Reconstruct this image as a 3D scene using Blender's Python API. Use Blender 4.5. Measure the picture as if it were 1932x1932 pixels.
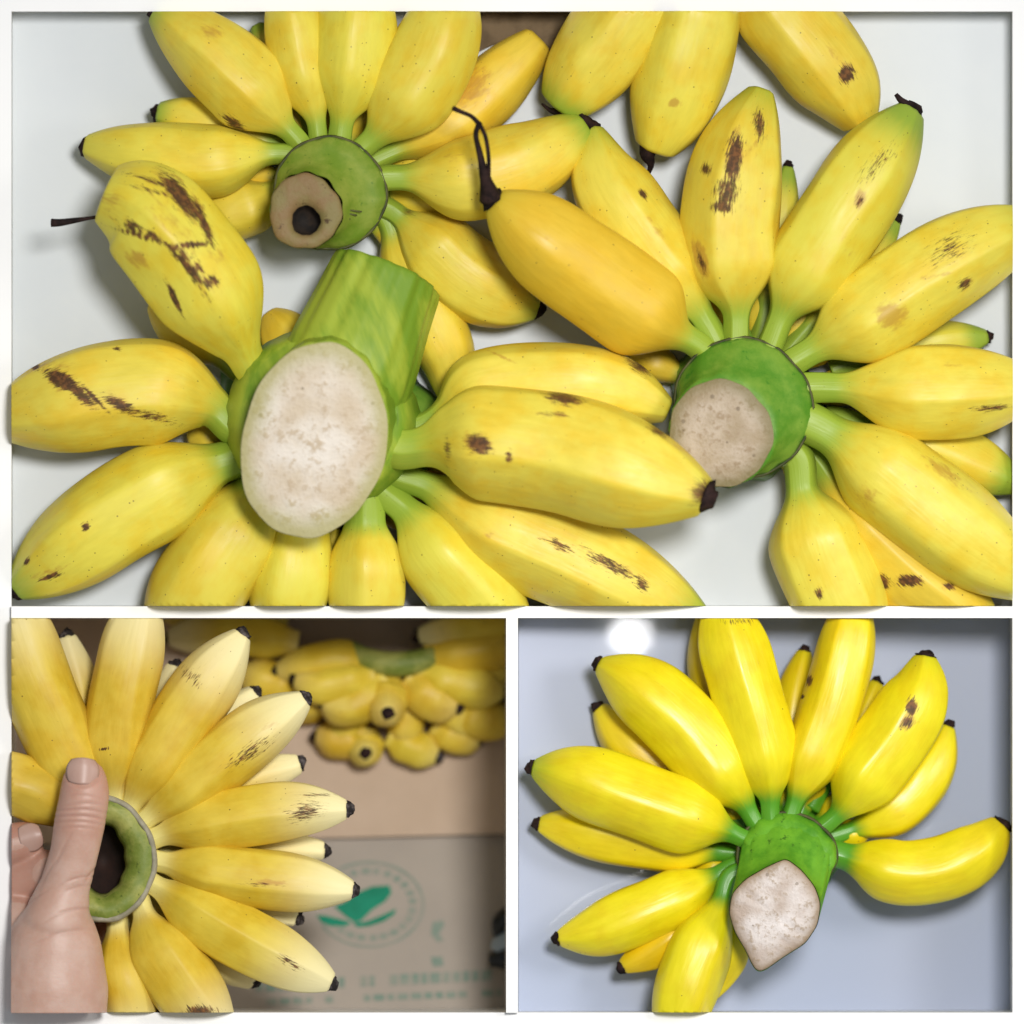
import bpy, bmesh, math, random
import numpy as np
from mathutils import Vector
random.seed(7); RNG = np.random.default_rng(7)
for o in list(bpy.data.objects): bpy.data.objects.remove(o)
SC = bpy.context.scene
COL = SC.collection
S = 0.00029                       # metres per layout unit (layout: x to the right, y towards the viewer's bottom, z up)
def W(x, y, z=0.0): return ((x-966.0)*S, (966.0-y)*S, z*S)

# ------------------------------------------------------------------ camera
DIST = 20.0
cam = bpy.data.cameras.new('camera'); camo = bpy.data.objects.new('camera', cam); COL.objects.link(camo)
camo.location = (0, 0, DIST); camo.rotation_euler = (0, 0, 0)
cam.sensor_width = 36; cam.lens = 36*(DIST-150*S)/(1932*S)
cam.clip_start = 0.5; cam.clip_end = 60
cam.dof.use_dof = True; cam.dof.focus_distance = DIST-150*S; cam.dof.aperture_fstop = 2.6
SC.camera = camo
# ------------------------------------------------------------------ light
w = bpy.data.worlds.new('World'); SC.world = w; w.use_nodes = True
w.node_tree.nodes['Background'].inputs[0].default_value = (0.90, 0.95, 1.0, 1)
w.node_tree.nodes['Background'].inputs[1].default_value = 0.25
def area(name, loc, target, size, power, color, spread):
    l = bpy.data.lights.new(name, 'AREA'); l.shape = 'DISK'; l.size = size; l.energy = power; l.color = color
    l.spread = math.radians(spread)
    o = bpy.data.objects.new(name, l); COL.objects.link(o); o.location = loc
    o.rotation_euler = (Vector(target)-Vector(loc)).to_track_quat('-Z', 'Y').to_euler()
    return o
area('key_lamp', (0.72, 0.90, 5.0), (0.0, 0.0, 0), 0.95, 6.3, (1.0, 0.98, 0.95), 30)
area('side_lamp', (0.95, 0.15, 0.95), (0.0, -0.17, 0), 0.40, 0.42, (1.0, 0.95, 0.88), 44)
pl = bpy.data.lights.new('ceiling_bulb', 'POINT'); pl.energy = 0.17; pl.shadow_soft_size = 0.0025
plo = bpy.data.objects.new('ceiling_bulb', pl); COL.objects.link(plo)
SC.view_settings.view_transform = 'Standard'; SC.view_settings.look = 'None'
SC.view_settings.exposure = 0.0; SC.view_settings.gamma = 1.0
SC.render.engine = 'CYCLES'

# ------------------------------------------------------------------ materials
def newmat(name):
    m = bpy.data.materials.new(name); m.use_nodes = True
    nt = m.node_tree; b = nt.nodes['Principled BSDF']
    return m, nt, b
class NB:
    def __init__(s, nt): s.nt = nt
    def n(s, t, **kw):
        o = s.nt.nodes.new(t)
        for k, v in kw.items(): setattr(o, k, v)
        return o
    def l(s, a, b): s.nt.links.new(a, b)
    def val(s, x, sock):
        if isinstance(x, (int, float)): sock.default_value = x
        elif isinstance(x, tuple): sock.default_value = x if len(x) == 4 or sock.type == 'VECTOR' else (*x, 1)
        else: s.l(x, sock)
    def math(s, op, a, b=0.0, c=None, clamp=False):
        o = s.n('ShaderNodeMath', operation=op); o.use_clamp = clamp
        s.val(a, o.inputs[0]); s.val(b, o.inputs[1])
        if c is not None: s.val(c, o.inputs[2])
        return o.outputs[0]
    def mix(s, f, a, b, blend='MIX'):
        o = s.n('ShaderNodeMix', data_type='RGBA', blend_type=blend)
        s.val(f, o.inputs[0]); s.val(a, o.inputs[6]); s.val(b, o.inputs[7])
        return o.outputs[2]
    def attr(s, name): return s.n('ShaderNodeAttribute', attribute_name=name)
    def noise(s, vec, scale, detail=3, rough=0.55):
        o = s.n('ShaderNodeTexNoise'); o.inputs['Scale'].default_value = scale
        o.inputs['Detail'].default_value = detail; o.inputs['Roughness'].default_value = rough
        if vec is not None: s.l(vec, o.inputs['Vector'])
        return o.outputs[0]
    def ramp(s, f, lo, hi):
        o = s.n('ShaderNodeMapRange', interpolation_type='SMOOTHSTEP')
        s.val(f, o.inputs[0]); o.inputs[1].default_value = lo; o.inputs[2].default_value = hi
        return o.outputs[0]
    def bump(s, h, strength, dist, b):
        o = s.n('ShaderNodeBump'); o.inputs['Strength'].default_value = strength
        o.inputs['Distance'].default_value = dist; s.l(h, o.inputs['Height']); s.l(o.outputs[0], b.inputs['Normal'])
    def scaled(s, vec, sc):
        o = s.n('ShaderNodeVectorMath', operation='MULTIPLY'); s.l(vec, o.inputs[0]); o.inputs[1].default_value = sc
        return o.outputs[0]

def banana_mat(name, yel, warm, grn, pale, rough, spec):
    m, nt, b = newmat(name); k = NB(nt)
    loc = k.attr('loc').outputs['Vector']
    info = k.n('ShaderNodeObjectInfo')
    n1 = k.noise(loc, 1.3, 3); n2 = k.noise(k.scaled(loc, (0.7, 2.0, 2.0)), 2.6, 3)
    base = k.mix(k.ramp(n1, 0.35, 0.72), yel, warm)
    base = k.mix(k.attr('warm').outputs['Fac'], base, tuple(c*f for c, f in zip(warm, (0.97, 0.84, 0.6))))
    hsv = k.n('ShaderNodeHueSaturation'); k.l(base, hsv.inputs['Color'])
    k.l(k.math('MULTIPLY_ADD', info.outputs['Random'], 0.012, 0.495), hsv.inputs['Hue'])
    k.l(k.math('MULTIPLY_ADD', n2, 0.24, 0.88), hsv.inputs['Value'])
    base = hsv.outputs[0]
    g = k.math('ADD', k.attr('green').outputs['Fac'], k.math('MULTIPLY_ADD', n2, 0.30, -0.15))
    base = k.mix(k.ramp(g, 0.05, 0.95), base, grn)
    base = k.mix(k.ramp(k.attr('pale').outputs['Fac'], 0.0, 1.0), base, pale)
    scf = k.ramp(k.noise(k.scaled(loc, (0.5, 5.0, 5.0)), 5.0, 4, 0.7), 0.63, 0.72)
    base = k.mix(k.math('MULTIPLY', scf, k.math('MULTIPLY', k.ramp(n1, 0.40, 0.62), 0.42)), base, (0.36, 0.22, 0.04))
    # tan rubs, brown scars, freckles
    t = k.attr('tan').outputs['Fac']
    nt_ = k.noise(k.scaled(loc, (1.0, 2.0, 2.0)), 4.0, 4, 0.6)
    tm = k.ramp(k.math('ADD', t, k.math('MULTIPLY_ADD', nt_, 1.2, -0.6)), 0.30, 0.75)
    tm = k.math('MULTIPLY', tm, k.ramp(t, 0.02, 0.2))
    base = k.mix(k.math('MULTIPLY', tm, 0.62), base, (0.46, 0.21, 0.03))
    br = k.attr('bruise').outputs['Fac']
    ns = k.noise(k.scaled(loc, (0.55, 3.6, 3.6)), 7.5, 5, 0.72)
    bm_ = k.ramp(k.math('ADD', br, k.math('MULTIPLY_ADD', ns, 2.6, -1.3)), 0.32, 0.66)
    bm_ = k.math('MULTIPLY', bm_, k.ramp(br, 0.03, 0.18))
    nd = k.noise(loc, 9.0, 3)
    base = k.mix(k.math('MULTIPLY', bm_, 0.93), base, k.mix(k.ramp(nd, 0.42, 0.66), (0.040, 0.009, 0.006), (0.17, 0.055, 0.016)))
    sp = k.attr('spots').outputs['Fac']
    vo = k.n('ShaderNodeTexVoronoi'); vo.inputs['Scale'].default_value = 8.5; k.l(loc, vo.inputs['Vector'])
    wn = k.n('ShaderNodeSeparateColor'); k.l(vo.outputs['Color'], wn.inputs[0])
    sm = k.math('LESS_THAN', vo.outputs['Distance'], k.math('MULTIPLY', wn.outputs[1], 0.17))
    sm = k.math('MULTIPLY', sm, k.math('LESS_THAN', wn.outputs[0], sp))
    base = k.mix(k.math('MULTIPLY', sm, 0.75), base, (0.10, 0.045, 0.012))
    k.l(base, b.inputs['Base Color'])
    k.l(k.math('ADD', k.math('MULTIPLY_ADD', n2, 0.34, rough-0.15), k.math('MULTIPLY', bm_, 0.25)), b.inputs['Roughness'])
    b.inputs['Specular IOR Level'].default_value = spec
    k.bump(k.noise(k.scaled(loc, (0.4, 3.0, 3.0)), 3.0, 3, 0.5), 0.22, 0.0009, b)
    return m
M = {}
M['ban1'] = banana_mat('ripe_peel', (0.79, 0.665, 0.075), (0.79, 0.575, 0.038), (0.30, 0.42, 0.040), (0.80, 0.72, 0.35), 0.44, 0.45)
M['ban2'] = banana_mat('pale_peel', (0.70, 0.515, 0.050), (0.64, 0.425, 0.022), (0.74, 0.65, 0.18), (0.86, 0.77, 0.42), 0.48, 0.4)
M['ban3'] = banana_mat('bright_peel', (0.83, 0.69, 0.008), (0.79, 0.60, 0.005), (0.09, 0.31, 0.014), (0.90, 0.82, 0.30), 0.36, 0.6)

def simple(name, c1, c2, scale, rough, spec=0.4, bump=0.0, bdist=0.001, stretch=(1, 1, 1), lo=0.35, hi=0.65, c3=None, rotz=0):
    m, nt, b = newmat(name); k = NB(nt)
    tc = k.n('ShaderNodeTexCoord').outputs['Object']
    if rotz:
        mp = k.n('ShaderNodeMapping'); mp.inputs['Rotation'].default_value = (0, 0, math.radians(rotz)); k.l(tc, mp.inputs[0]); tc = mp.outputs[0]
    v = k.scaled(tc, stretch)
    n = k.noise(v, scale, 5, 0.62)
    c = k.mix(k.ramp(n, lo, hi), c1, c2)
    if c3: c = k.mix(k.ramp(k.noise(v, scale*3.7, 4, 0.7), 0.60, 0.70), c, c3)
    k.l(c, b.inputs['Base Color']); b.inputs['Roughness'].default_value = rough
    b.inputs['Specular IOR Level'].default_value = spec
    if bump: k.bump(k.noise(v, scale*2.0, 5, 0.7), bump, bdist, b)
    return m
M['crownA'] = simple('olive_green_rind', (0.15, 0.25, 0.020), (0.26, 0.33, 0.05), 50, 0.45, bump=0.25, c3=(0.06, 0.16, 0.010))
M['crownB'] = simple('lime_green_rind', (0.17, 0.30, 0.020), (0.37, 0.46, 0.045), 30, 0.45, bump=0.3, stretch=(1, 0.16, 0.6), rotz=-20, lo=0.38, hi=0.56)
M['crownC'] = simple('deep_green_rind', (0.08, 0.24, 0.016), (0.19, 0.34, 0.04), 45, 0.42, bump=0.25, c3=(0.05, 0.20, 0.015))
M['crownG'] = simple('fresh_green_rind', (0.06, 0.24, 0.012), (0.15, 0.40, 0.025), 50, 0.38, bump=0.3, c3=(0.04, 0.14, 0.012))
M['crownE'] = simple('yellow_green_rind', (0.16, 0.21, 0.028), (0.34, 0.35, 0.085), 60, 0.55, bump=0.7, c3=(0.08, 0.12, 0.015))
def pithmat(name, c1, c2, c3, edge, scale):
    m, nt, b = newmat(name); k = NB(nt)
    tc = k.n('ShaderNodeTexCoord').outputs['Object']
    n = k.noise(tc, scale, 5, 0.62); nf = k.noise(tc, scale*4, 4, 0.7)
    c = k.mix(k.ramp(n, 0.32, 0.62), c1, c2)
    c = k.mix(k.math('MULTIPLY', k.ramp(nf, 0.48, 0.66), 0.8), c, c3)
    vo = k.n('ShaderNodeTexVoronoi'); vo.inputs['Scale'].default_value = 130; k.l(tc, vo.inputs['Vector'])
    wn = k.n('ShaderNodeSeparateColor'); k.l(vo.outputs['Color'], wn.inputs[0])
    dot = k.math('MULTIPLY', k.math('LESS_THAN', vo.outputs['Distance'], 0.16), k.math('LESS_THAN', wn.outputs[0], 0.28))
    c = k.mix(k.math('MULTIPLY', dot, 0.6), c, tuple(q*.45 for q in c3))
    e = k.math('ADD', k.attr('edge').outputs['Fac'], k.math('MULTIPLY_ADD', n, 0.9, -0.45))
    c = k.mix(k.math('MULTIPLY', k.ramp(e, 0.15, 1.05), 0.85), c, edge)
    k.l(c, b.inputs['Base Color']); b.inputs['Roughness'].default_value = 0.5
    b.inputs['Specular IOR Level'].default_value = 0.35
    k.bump(k.math('ADD', n, nf), 0.55, 0.0012, b)
    return m
M['pith'] = pithmat('pale_cut_pith', (0.62, 0.51, 0.37), (0.78, 0.71, 0.62), (0.50, 0.38, 0.24), (0.42, 0.38, 0.15), 42)
M['pithC'] = pithmat('beige_cut_pith', (0.33, 0.245, 0.14), (0.50, 0.41, 0.31), (0.28, 0.19, 0.10), (0.20, 0.16, 0.06), 55)
M['pithG'] = pithmat('dry_cut_pith', (0.48, 0.38, 0.31), (0.76, 0.70, 0.67), (0.38, 0.28, 0.19), (0.30, 0.21, 0.12), 60)
M['pithA'] = simple('brown_cut_pith', (0.23, 0.185, 0.065), (0.24, 0.15, 0.06), 60, 0.6, bump=0.8, bdist=0.0015, c3=(0.08, 0.045, 0.018))
M['rim'] = simple('dry_brown_rim', (0.035, 0.045, 0.012), (0.10, 0.10, 0.03), 90, 0.7, bump=0.3)
M['rimgrey'] = simple('dry_grey_rim', (0.24, 0.22, 0.15), (0.38, 0.35, 0.26), 90, 0.7, bump=0.3)
M['black'] = simple('dried_flower_end', (0.010, 0.006, 0.006), (0.035, 0.018, 0.016), 160, 0.75, 0.15, bump=0.6)
M['hole'] = simple('black_hollow', (0.010, 0.007, 0.005), (0.03, 0.018, 0.01), 120, 0.8)  # near-black lining of the hole in the brown stump
M['ringshade'] = simple('dark_reddish_shade', (0.018, 0.008, 0.006), (0.040, 0.016, 0.011), 60, 0.8)  # shade inside the ring crown, put into the colour
M['stubgrey'] = simple('ashy_flower_end', (0.020, 0.016, 0.016), (0.13, 0.11, 0.11), 260, 0.75, 0.2, bump=0.5, lo=0.45, hi=0.7)
M['white'] = simple('white_painted_wood', (0.93, 0.93, 0.93), (0.96, 0.96, 0.96), 8, 0.5, bump=0.0)
M['table1'] = simple('white_tabletop', (0.585, 0.625, 0.66), (0.62, 0.655, 0.68), 9, 0.35, 0.4)
M['sheet'] = simple('white_wrapping_sheet', (0.54, 0.60, 0.63), (0.60, 0.65, 0.67), 25, 0.35, 0.4, bump=0.1)
M['card'] = simple('brown_cardboard', (0.50, 0.375, 0.275), (0.55, 0.42, 0.315), 14, 0.8, 0.2, bump=0.1)
M['card2'] = simple('grey_brown_cardboard', (0.365, 0.32, 0.275), (0.395, 0.345, 0.295), 14, 0.8, 0.2, bump=0.1)
M['brownsheet'] = simple('dark_brown_sheet', (0.13, 0.09, 0.05), (0.20, 0.14, 0.08), 60, 0.8, 0.2, bump=0.3)
M['print'] = simple('green_print', (0.010, 0.20, 0.115), (0.014, 0.25, 0.15), 80, 0.7, 0.2)
M['printpale'] = simple('worn_green_print', (0.19, 0.265, 0.215), (0.29, 0.30, 0.25), 70, 0.75, 0.2)
M['plastic'] = simple('black_plastic', (0.008, 0.01, 0.012), (0.012, 0.014, 0.016), 30, 0.3)
M['plasticgrey'] = simple('grey_blue_plastic', (0.33, 0.40, 0.46), (0.38, 0.45, 0.50), 30, 0.4)
def table3():
    m, nt, b = newmat('glossy_grey_tabletop'); k = NB(nt)
    tc = k.n('ShaderNodeTexCoord').outputs['Object']
    k.l(k.mix(k.ramp(k.noise(tc, 5, 2), 0.3, 0.7), (0.315, 0.37, 0.515), (0.345, 0.385, 0.51)), b.inputs['Base Color'])
    b.inputs['Roughness'].default_value = 0.35
    b.inputs['Coat Weight'].default_value = 1.0; b.inputs['Coat Roughness'].default_value = 0.05
    return m
M['table3'] = table3()
def skin():
    m, nt, b = newmat('skin'); k = NB(nt)
    tc = k.n('ShaderNodeTexCoord').outputs['Object']
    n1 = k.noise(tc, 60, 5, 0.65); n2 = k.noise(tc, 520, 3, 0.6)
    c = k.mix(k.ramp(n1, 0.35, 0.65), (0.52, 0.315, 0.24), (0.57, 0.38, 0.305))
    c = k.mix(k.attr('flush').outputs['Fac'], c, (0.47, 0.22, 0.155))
    c = k.mix(k.math('MULTIPLY', k.attr('crease').outputs['Fac'], 0.45), c, (0.33, 0.13, 0.09))
    k.l(c, b.inputs['Base Color']); b.inputs['Roughness'].default_value = 0.45
    b.inputs['Subsurface Weight'].default_value = 0.25; b.inputs['Subsurface Radius'].default_value = (1, 0.35, 0.2)
    b.inputs['Subsurface Scale'].default_value = 0.003
    h = k.math('ADD', n2, k.math('MULTIPLY', k.noise(k.scaled(tc, (1, 4, 1)), 160, 3), 1.0))
    k.bump(h, 0.14, 0.0006, b)
    return m
M['skin'] = skin()
M['nail'] = simple('fingernail', (0.46, 0.29, 0.235), (0.50, 0.33, 0.27), 60, 0.38, 0.35)

# ------------------------------------------------------------------ helpers
BAY = {1: (21, 1911, 21, 1144), 2: (21, 955, 1166, 1911), 3: (977, 1911, 1166, 1911)}
def crop(me, bay):
    """trim a mesh at the walls of its bay (0.4 units clear of the wall) so that nothing passes through them"""
    x0, x1, y0, y1 = BAY[bay]; e = 0.6
    co = np.empty(len(me.vertices)*3); me.vertices.foreach_get('co', co); co = co.reshape(-1, 3)
    planes = []
    lo = W(x0+e, y1-e); hi = W(x1-e, y0+e)
    if co[:, 0].min() < lo[0]: planes.append(((lo[0], 0, 0), (-1, 0, 0)))
    if co[:, 0].max() > hi[0]: planes.append(((hi[0], 0, 0), (1, 0, 0)))
    if co[:, 1].min() < lo[1]: planes.append(((0, lo[1], 0), (0, -1, 0)))
    if co[:, 1].max() > hi[1]: planes.append(((0, hi[1], 0), (0, 1, 0)))
    if not planes: return True
    bm = bmesh.new(); bm.from_mesh(me)
    for p, n in planes:
        g = bm.verts[:] + bm.edges[:] + bm.faces[:]
        if not bm.verts: break
        r = bmesh.ops.bisect_plane(bm, geom=g, plane_co=p, plane_no=n, clear_outer=True)
        ed = [x for x in r['geom_cut'] if isinstance(x, bmesh.types.BMEdge)]
        if ed:
            f = bmesh.ops.holes_fill(bm, edges=ed, sides=0)['faces']
            for q in f: q.smooth = False
    ok = len(bm.faces) > 0
    bm.to_mesh(me); bm.free()
    return ok
def link(name, me, mat, parent=None):
    o = bpy.data.objects.new(name, me); COL.objects.link(o)
    if mat is not None: me.materials.append(M[mat] if isinstance(mat, str) else mat)
    if parent is not None:
        o.parent = parent; o.matrix_parent_inverse = parent.matrix_world.inverted()
    return o
def thing(name, label, cat, loc, group=None):
    o = bpy.data.objects.new(name, None); COL.objects.link(o); o.location = loc; o.empty_display_size = 0.01
    bpy.context.view_layer.update()
    o['label'] = label; o['category'] = cat
    if group: o['group'] = group
    return o
def tag(o, label, cat, group=None):
    o['label'] = label; o['category'] = cat
    if group: o['group'] = group
    return o
def mesh(verts, faces, smooth=True):
    me = bpy.data.meshes.new('m'); me.from_pydata([tuple(v) for v in verts], [], faces)
    me.polygons.foreach_set('use_smooth', [smooth]*len(me.polygons)); me.update()
    return me
def px2w(a):
    a = np.asarray(a, float); return np.stack([(a[..., 0]-966)*S, (966-a[..., 1])*S, a[..., 2]*S], -1)
def box(x0, x1, y0, y1, z0, z1, bevel=0.0):
    bm = bmesh.new()
    v = [bm.verts.new(W(x, y, z)) for z in (z0, z1) for x, y in ((x0, y0), (x1, y0), (x1, y1), (x0, y1))]
    for f in ((0, 1, 2, 3), (7, 6, 5, 4), (0, 4, 5, 1), (1, 5, 6, 2), (2, 6, 7, 3), (3, 7, 4, 0)): bm.faces.new([v[i] for i in f])
    bmesh.ops.recalc_face_normals(bm, faces=bm.faces)
    if bevel: bmesh.ops.bevel(bm, geom=bm.edges[:], offset=bevel*S, segments=2, affect='EDGES')
    me = bpy.data.meshes.new('box'); bm.to_mesh(me); bm.free()
    return me
def spline(pts, n):
    P = np.asarray(pts, float)
    d = np.linalg.norm(np.diff(P, axis=0), axis=1)**0.5; t = np.concatenate([[0], np.cumsum(d)])
    A = np.vstack([2*P[0]-P[1], P, 2*P[-1]-P[-2]]); T = np.concatenate([[t[0]-d[0]], t, [t[-1]+d[-1]]])
    out = []
    for q in np.linspace(t[0], t[-1], n*4):
        i = min(max(np.searchsorted(t, q, side='right')-1, 0), len(P)-2)
        p0, p1, p2, p3 = A[i:i+4]; t0, t1, t2, t3 = T[i:i+4]
        a1 = (t1-q)/(t1-t0)*p0+(q-t0)/(t1-t0)*p1; a2 = (t2-q)/(t2-t1)*p1+(q-t1)/(t2-t1)*p2; a3 = (t3-q)/(t3-t2)*p2+(q-t2)/(t3-t2)*p3
        b1 = (t2-q)/(t2-t0)*a1+(q-t0)/(t2-t0)*a2; b2 = (t3-q)/(t3-t1)*a2+(q-t1)/(t3-t1)*a3
        out.append((t2-q)/(t2-t1)*b1+(q-t1)/(t2-t1)*b2)
    out = np.array(out); s = np.concatenate([[0], np.cumsum(np.linalg.norm(np.diff(out, axis=0), axis=1))])
    u = np.linspace(0, s[-1], n)
    return np.stack([np.interp(u, s, out[:, k]) for k in range(3)], -1), u
def frames(C):
    T = np.gradient(C, axis=0); T /= np.linalg.norm(T, axis=1)[:, None]
    ref = np.array([0, 0, 1.0]) if abs(T[0, 2]) < 0.9 else np.array([0, 1.0, 0])
    X = np.cross(T[0], ref); X /= np.linalg.norm(X); Xs = []
    for t in T:
        X = X-t*np.dot(X, t); X /= np.linalg.norm(X); Xs.append(X)
    Xs = np.array(Xs); return T, Xs, np.cross(Xs, T)
def sweep(C, r, na, phase=0.0, facet=0.0, ripple=None):
    """tube along C (layout units) with radii r; returns verts (n*na+2), faces, angles"""
    T, X, Y = frames(C); th = np.linspace(0, 2*np.pi, na, endpoint=False)
    k = 2*np.pi/5; a = (th+phase) % k - k/2
    poly = np.cos(np.pi/5)/np.cos(a); poly = poly/poly.mean()
    f = 1+facet*(poly-1)
    R = np.asarray(r)[:, None]*f[None, :]
    if ripple is not None: R = R*ripple
    V = C[:, None, :]+R[..., None]*(np.cos(th)[None, :, None]*X[:, None, :]+np.sin(th)[None, :, None]*Y[:, None, :])
    n = len(C); V = np.vstack([V.reshape(-1, 3), C[0], C[-1]])
    F = []
    for i in range(n-1):
        for j in range(na):
            j2 = (j+1) % na; F.append((i*na+j, i*na+j2, (i+1)*na+j2, (i+1)*na+j))
    for j in range(na):
        j2 = (j+1) % na; F.append((n*na, j2, j)); F.append((n*na+1, (n-1)*na+j, (n-1)*na+j2))
    return V, F, th
def tube(name, pts, radii, mat, parent, bay, na=10, n=24):
    C, u = spline(pts, n); r = np.interp(u/u[-1], np.linspace(0, 1, len(radii)), radii)
    V, F, _ = sweep(C, r, na)
    me = mesh(px2w(V), F)
    if not crop(me, bay): return None
    return link(name, me, mat, parent)

def banana(parent, bay, mat, pts, R, z, nk=45, rn=20, rt=None, sw=None, tl=None, gn=1.0, gt=0.5, pale=0.0, warm=0.0,
           spots=0.30, marks=(), tip='black', tiplen=13, facet=0.42, gl=0.0, n=84, na=40, inn=32):
    """one fruit: pts = (x, y) along its axis from the crown to the flower end; z = heights at start, middle, end"""
    pts = [tuple(p) for p in pts]
    if any(m_[6] == 'b' for m_ in marks): n, na = 150, 88
    if inn:
        cx_, cy_ = parent.location.x/S+966, 966-parent.location.y/S; dd_ = math.dist((cx_, cy_), pts[0][:2])
        q = min(inn, dd_*0.5)/dd_; pts = [(pts[0][0]+(cx_-pts[0][0])*q, pts[0][1]+(cy_-pts[0][1])*q)]+pts; nk = nk+min(inn, dd_*.5)
        z = (z[0]-22, z[1], z[2])
    d = np.concatenate([[0], np.cumsum([math.dist(a[:2], b[:2]) for a, b in zip(pts, pts[1:])])]); d = d/d[-1]
    P = [(p[0], p[1], p[2] if len(p) > 2 else float(np.interp(t, [0, .2, .55, 1], [z[0], z[0]*.6+z[1]*.4, z[1], z[2]]))) for p, t in zip(pts, d)]
    if bay == 3: P = [(p[0], p[1], p[2]+0.4*floor3(p[0])+40) for p in P]
    C, s = spline(P, n); L = s[-1]
    # redistribute: denser towards the flower end
    rt = rt if rt is not None else 0.27*R; sw = (sw or 0.30*L)*0.80; tl = tl or 0.40*L
    t1 = np.clip((s-nk)/sw, 0, 1); rise = 0.68*np.sin(t1*np.pi/2)+0.32*(t1*t1*(3-2*t1))
    rr = rn*(1+0.10*np.clip(1-s/max(nk, 1), 0, 1)**2)
    rr = rr+(R-rr)*rise
    t2 = np.clip((L-s)/tl, 0, 1); fall = rt/R+(1-rt/R)*(1-(1-t2)**2.35)
    r = rr*fall
    hw = max(5, n//18); rp_ = np.pad(r, hw, mode='edge'); kw_ = np.hanning(2*hw+3)[1:-1]; kw_ /= kw_.sum()
    rs_ = np.convolve(rp_, kw_, 'valid'); bl = np.clip((L-s)/(0.10*L), 0, 1); r = rs_*bl+r*(1-bl)
    r[-1] *= 0.80
    ph = RNG.uniform(0, 6.28)
    th = np.linspace(0, 2*np.pi, na, endpoint=False)
    lump = 1+0.018*np.sin(s[:, None]/L*9+ph)*np.cos(th[None, :]*2+ph*3)+0.012*np.sin(s[:, None]/L*17+ph*2+th[None, :]*3)
    V, F, th = sweep(C, r, na, ph, facet, lump)
    nv = len(V); u = np.concatenate([np.repeat(s/L, na), [0, 1]]); ths = np.concatenate([np.tile(th, n), [0, 0]])
    me = mesh(px2w(V), F)
    def at(nm, v, t='FLOAT'):
        a = me.attributes.new(nm, t, 'POINT')
        a.data.foreach_set('vector' if t == 'FLOAT_VECTOR' else 'value', np.ascontiguousarray(v, dtype=np.float32).ravel())
    un = nk/L
    green = gn*np.clip(1-(u-un*0.72)/(un*0.45+0.055), 0, 1)+gt*np.clip((u-0.80)/0.20, 0, 1)**1.4+gl
    at('green', np.clip(green, 0, 1.3))
    at('pale', pale*np.clip((u-0.55)/0.45, 0, 1)+0.35*pale*np.clip(1-(u-un)/0.12, 0, 1))
    at('warm', np.full(nv, warm)); at('spots', np.full(nv, spots))
    off = RNG.uniform(0, 50)
    at('loc', np.stack([u*L/80+off, np.cos(ths)*R/80, np.sin(ths)*R/80+off], -1), 'FLOAT_VECTOR')
    ctr = np.vstack([np.repeat(C, na, axis=0), C[0], C[-1]]); upn = (V-ctr)[:, 2] > -0.15*R
    bru = np.zeros(nv); tan = np.zeros(nv)
    for mk in marks:
        x, y, rx, ry, ang, st, kind = mk
        ca, sa = math.cos(math.radians(ang)), math.sin(math.radians(ang))
        dx, dy = V[:, 0]-x, V[:, 1]-y; a = (dx*ca+dy*sa)/rx; b = (-dx*sa+dy*ca)/ry
        g = st*np.exp(-(a*a+b*b)*1.1)*upn
        if kind == 'b': bru = np.maximum(bru, g); tan = np.maximum(tan, st*0.6*np.exp(-(a*a+b*b)*0.5)*upn)
        else: tan = np.maximum(tan, g)
    at('bruise', bru); at('tan', tan)
    if not crop(me, bay): return None
    o = link('banana', me, mat, parent)
    if tip:
        t = C[-1]-C[-3]; t /= np.linalg.norm(t)
        q = C[-1]-t*2.0; r0 = r[-2]*0.86
        cc = np.array([q, q+t*tiplen*0.25, q+t*tiplen*0.6, q+t*tiplen])
        cc[2:] += RNG.uniform(-2, 2, (2, 3)); na2 = 14
        rp = 1+0.22*RNG.uniform(-1, 1, (4, na2)); rp[0] = 1
        V2, F2, _ = sweep(cc, np.array([r0, r0*0.97, r0*0.74, r0*0.52]), na2, 0, 0, rp)
        m2 = mesh(px2w(V2), F2)
        if crop(m2, bay): link('tip', m2, tip, o)
    return o

def loft(rings, na=64, wob=0.0, cap0=True, cap1=True):
    """rings: (cx, cy, cz, rx, ry, rot_deg, tiltx, tilty) ; tilt = dz per unit dx, dy"""
    V = []; th = np.linspace(0, 2*np.pi, na, endpoint=False)
    w1 = 1+wob*np.sin(th*3+1)+wob*0.7*np.sin(th*5+2)+wob*0.5*np.sin(th*11)
    for cx, cy, cz, rx, ry, rot, tx, ty in rings:
        ca, sa = math.cos(math.radians(rot)), math.sin(math.radians(rot))
        x = np.cos(th)*rx*w1; y = np.sin(th)*ry*w1
        X, Y = x*ca-y*sa, x*sa+y*ca
        V.append(np.stack([cx+X, cy+Y, cz+X*tx+Y*ty], -1))
    n = len(V); V = np.vstack(V); F = []
    for i in range(n-1):
        for j in range(na):
            j2 = (j+1) % na; F.append((i*na+j, (i+1)*na+j, (i+1)*na+j2, i*na+j2))
    if cap0: F.append(tuple(range(na)))
    if cap1: F.append(tuple(reversed(range((n-1)*na, n*na))))
    return V, F
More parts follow.
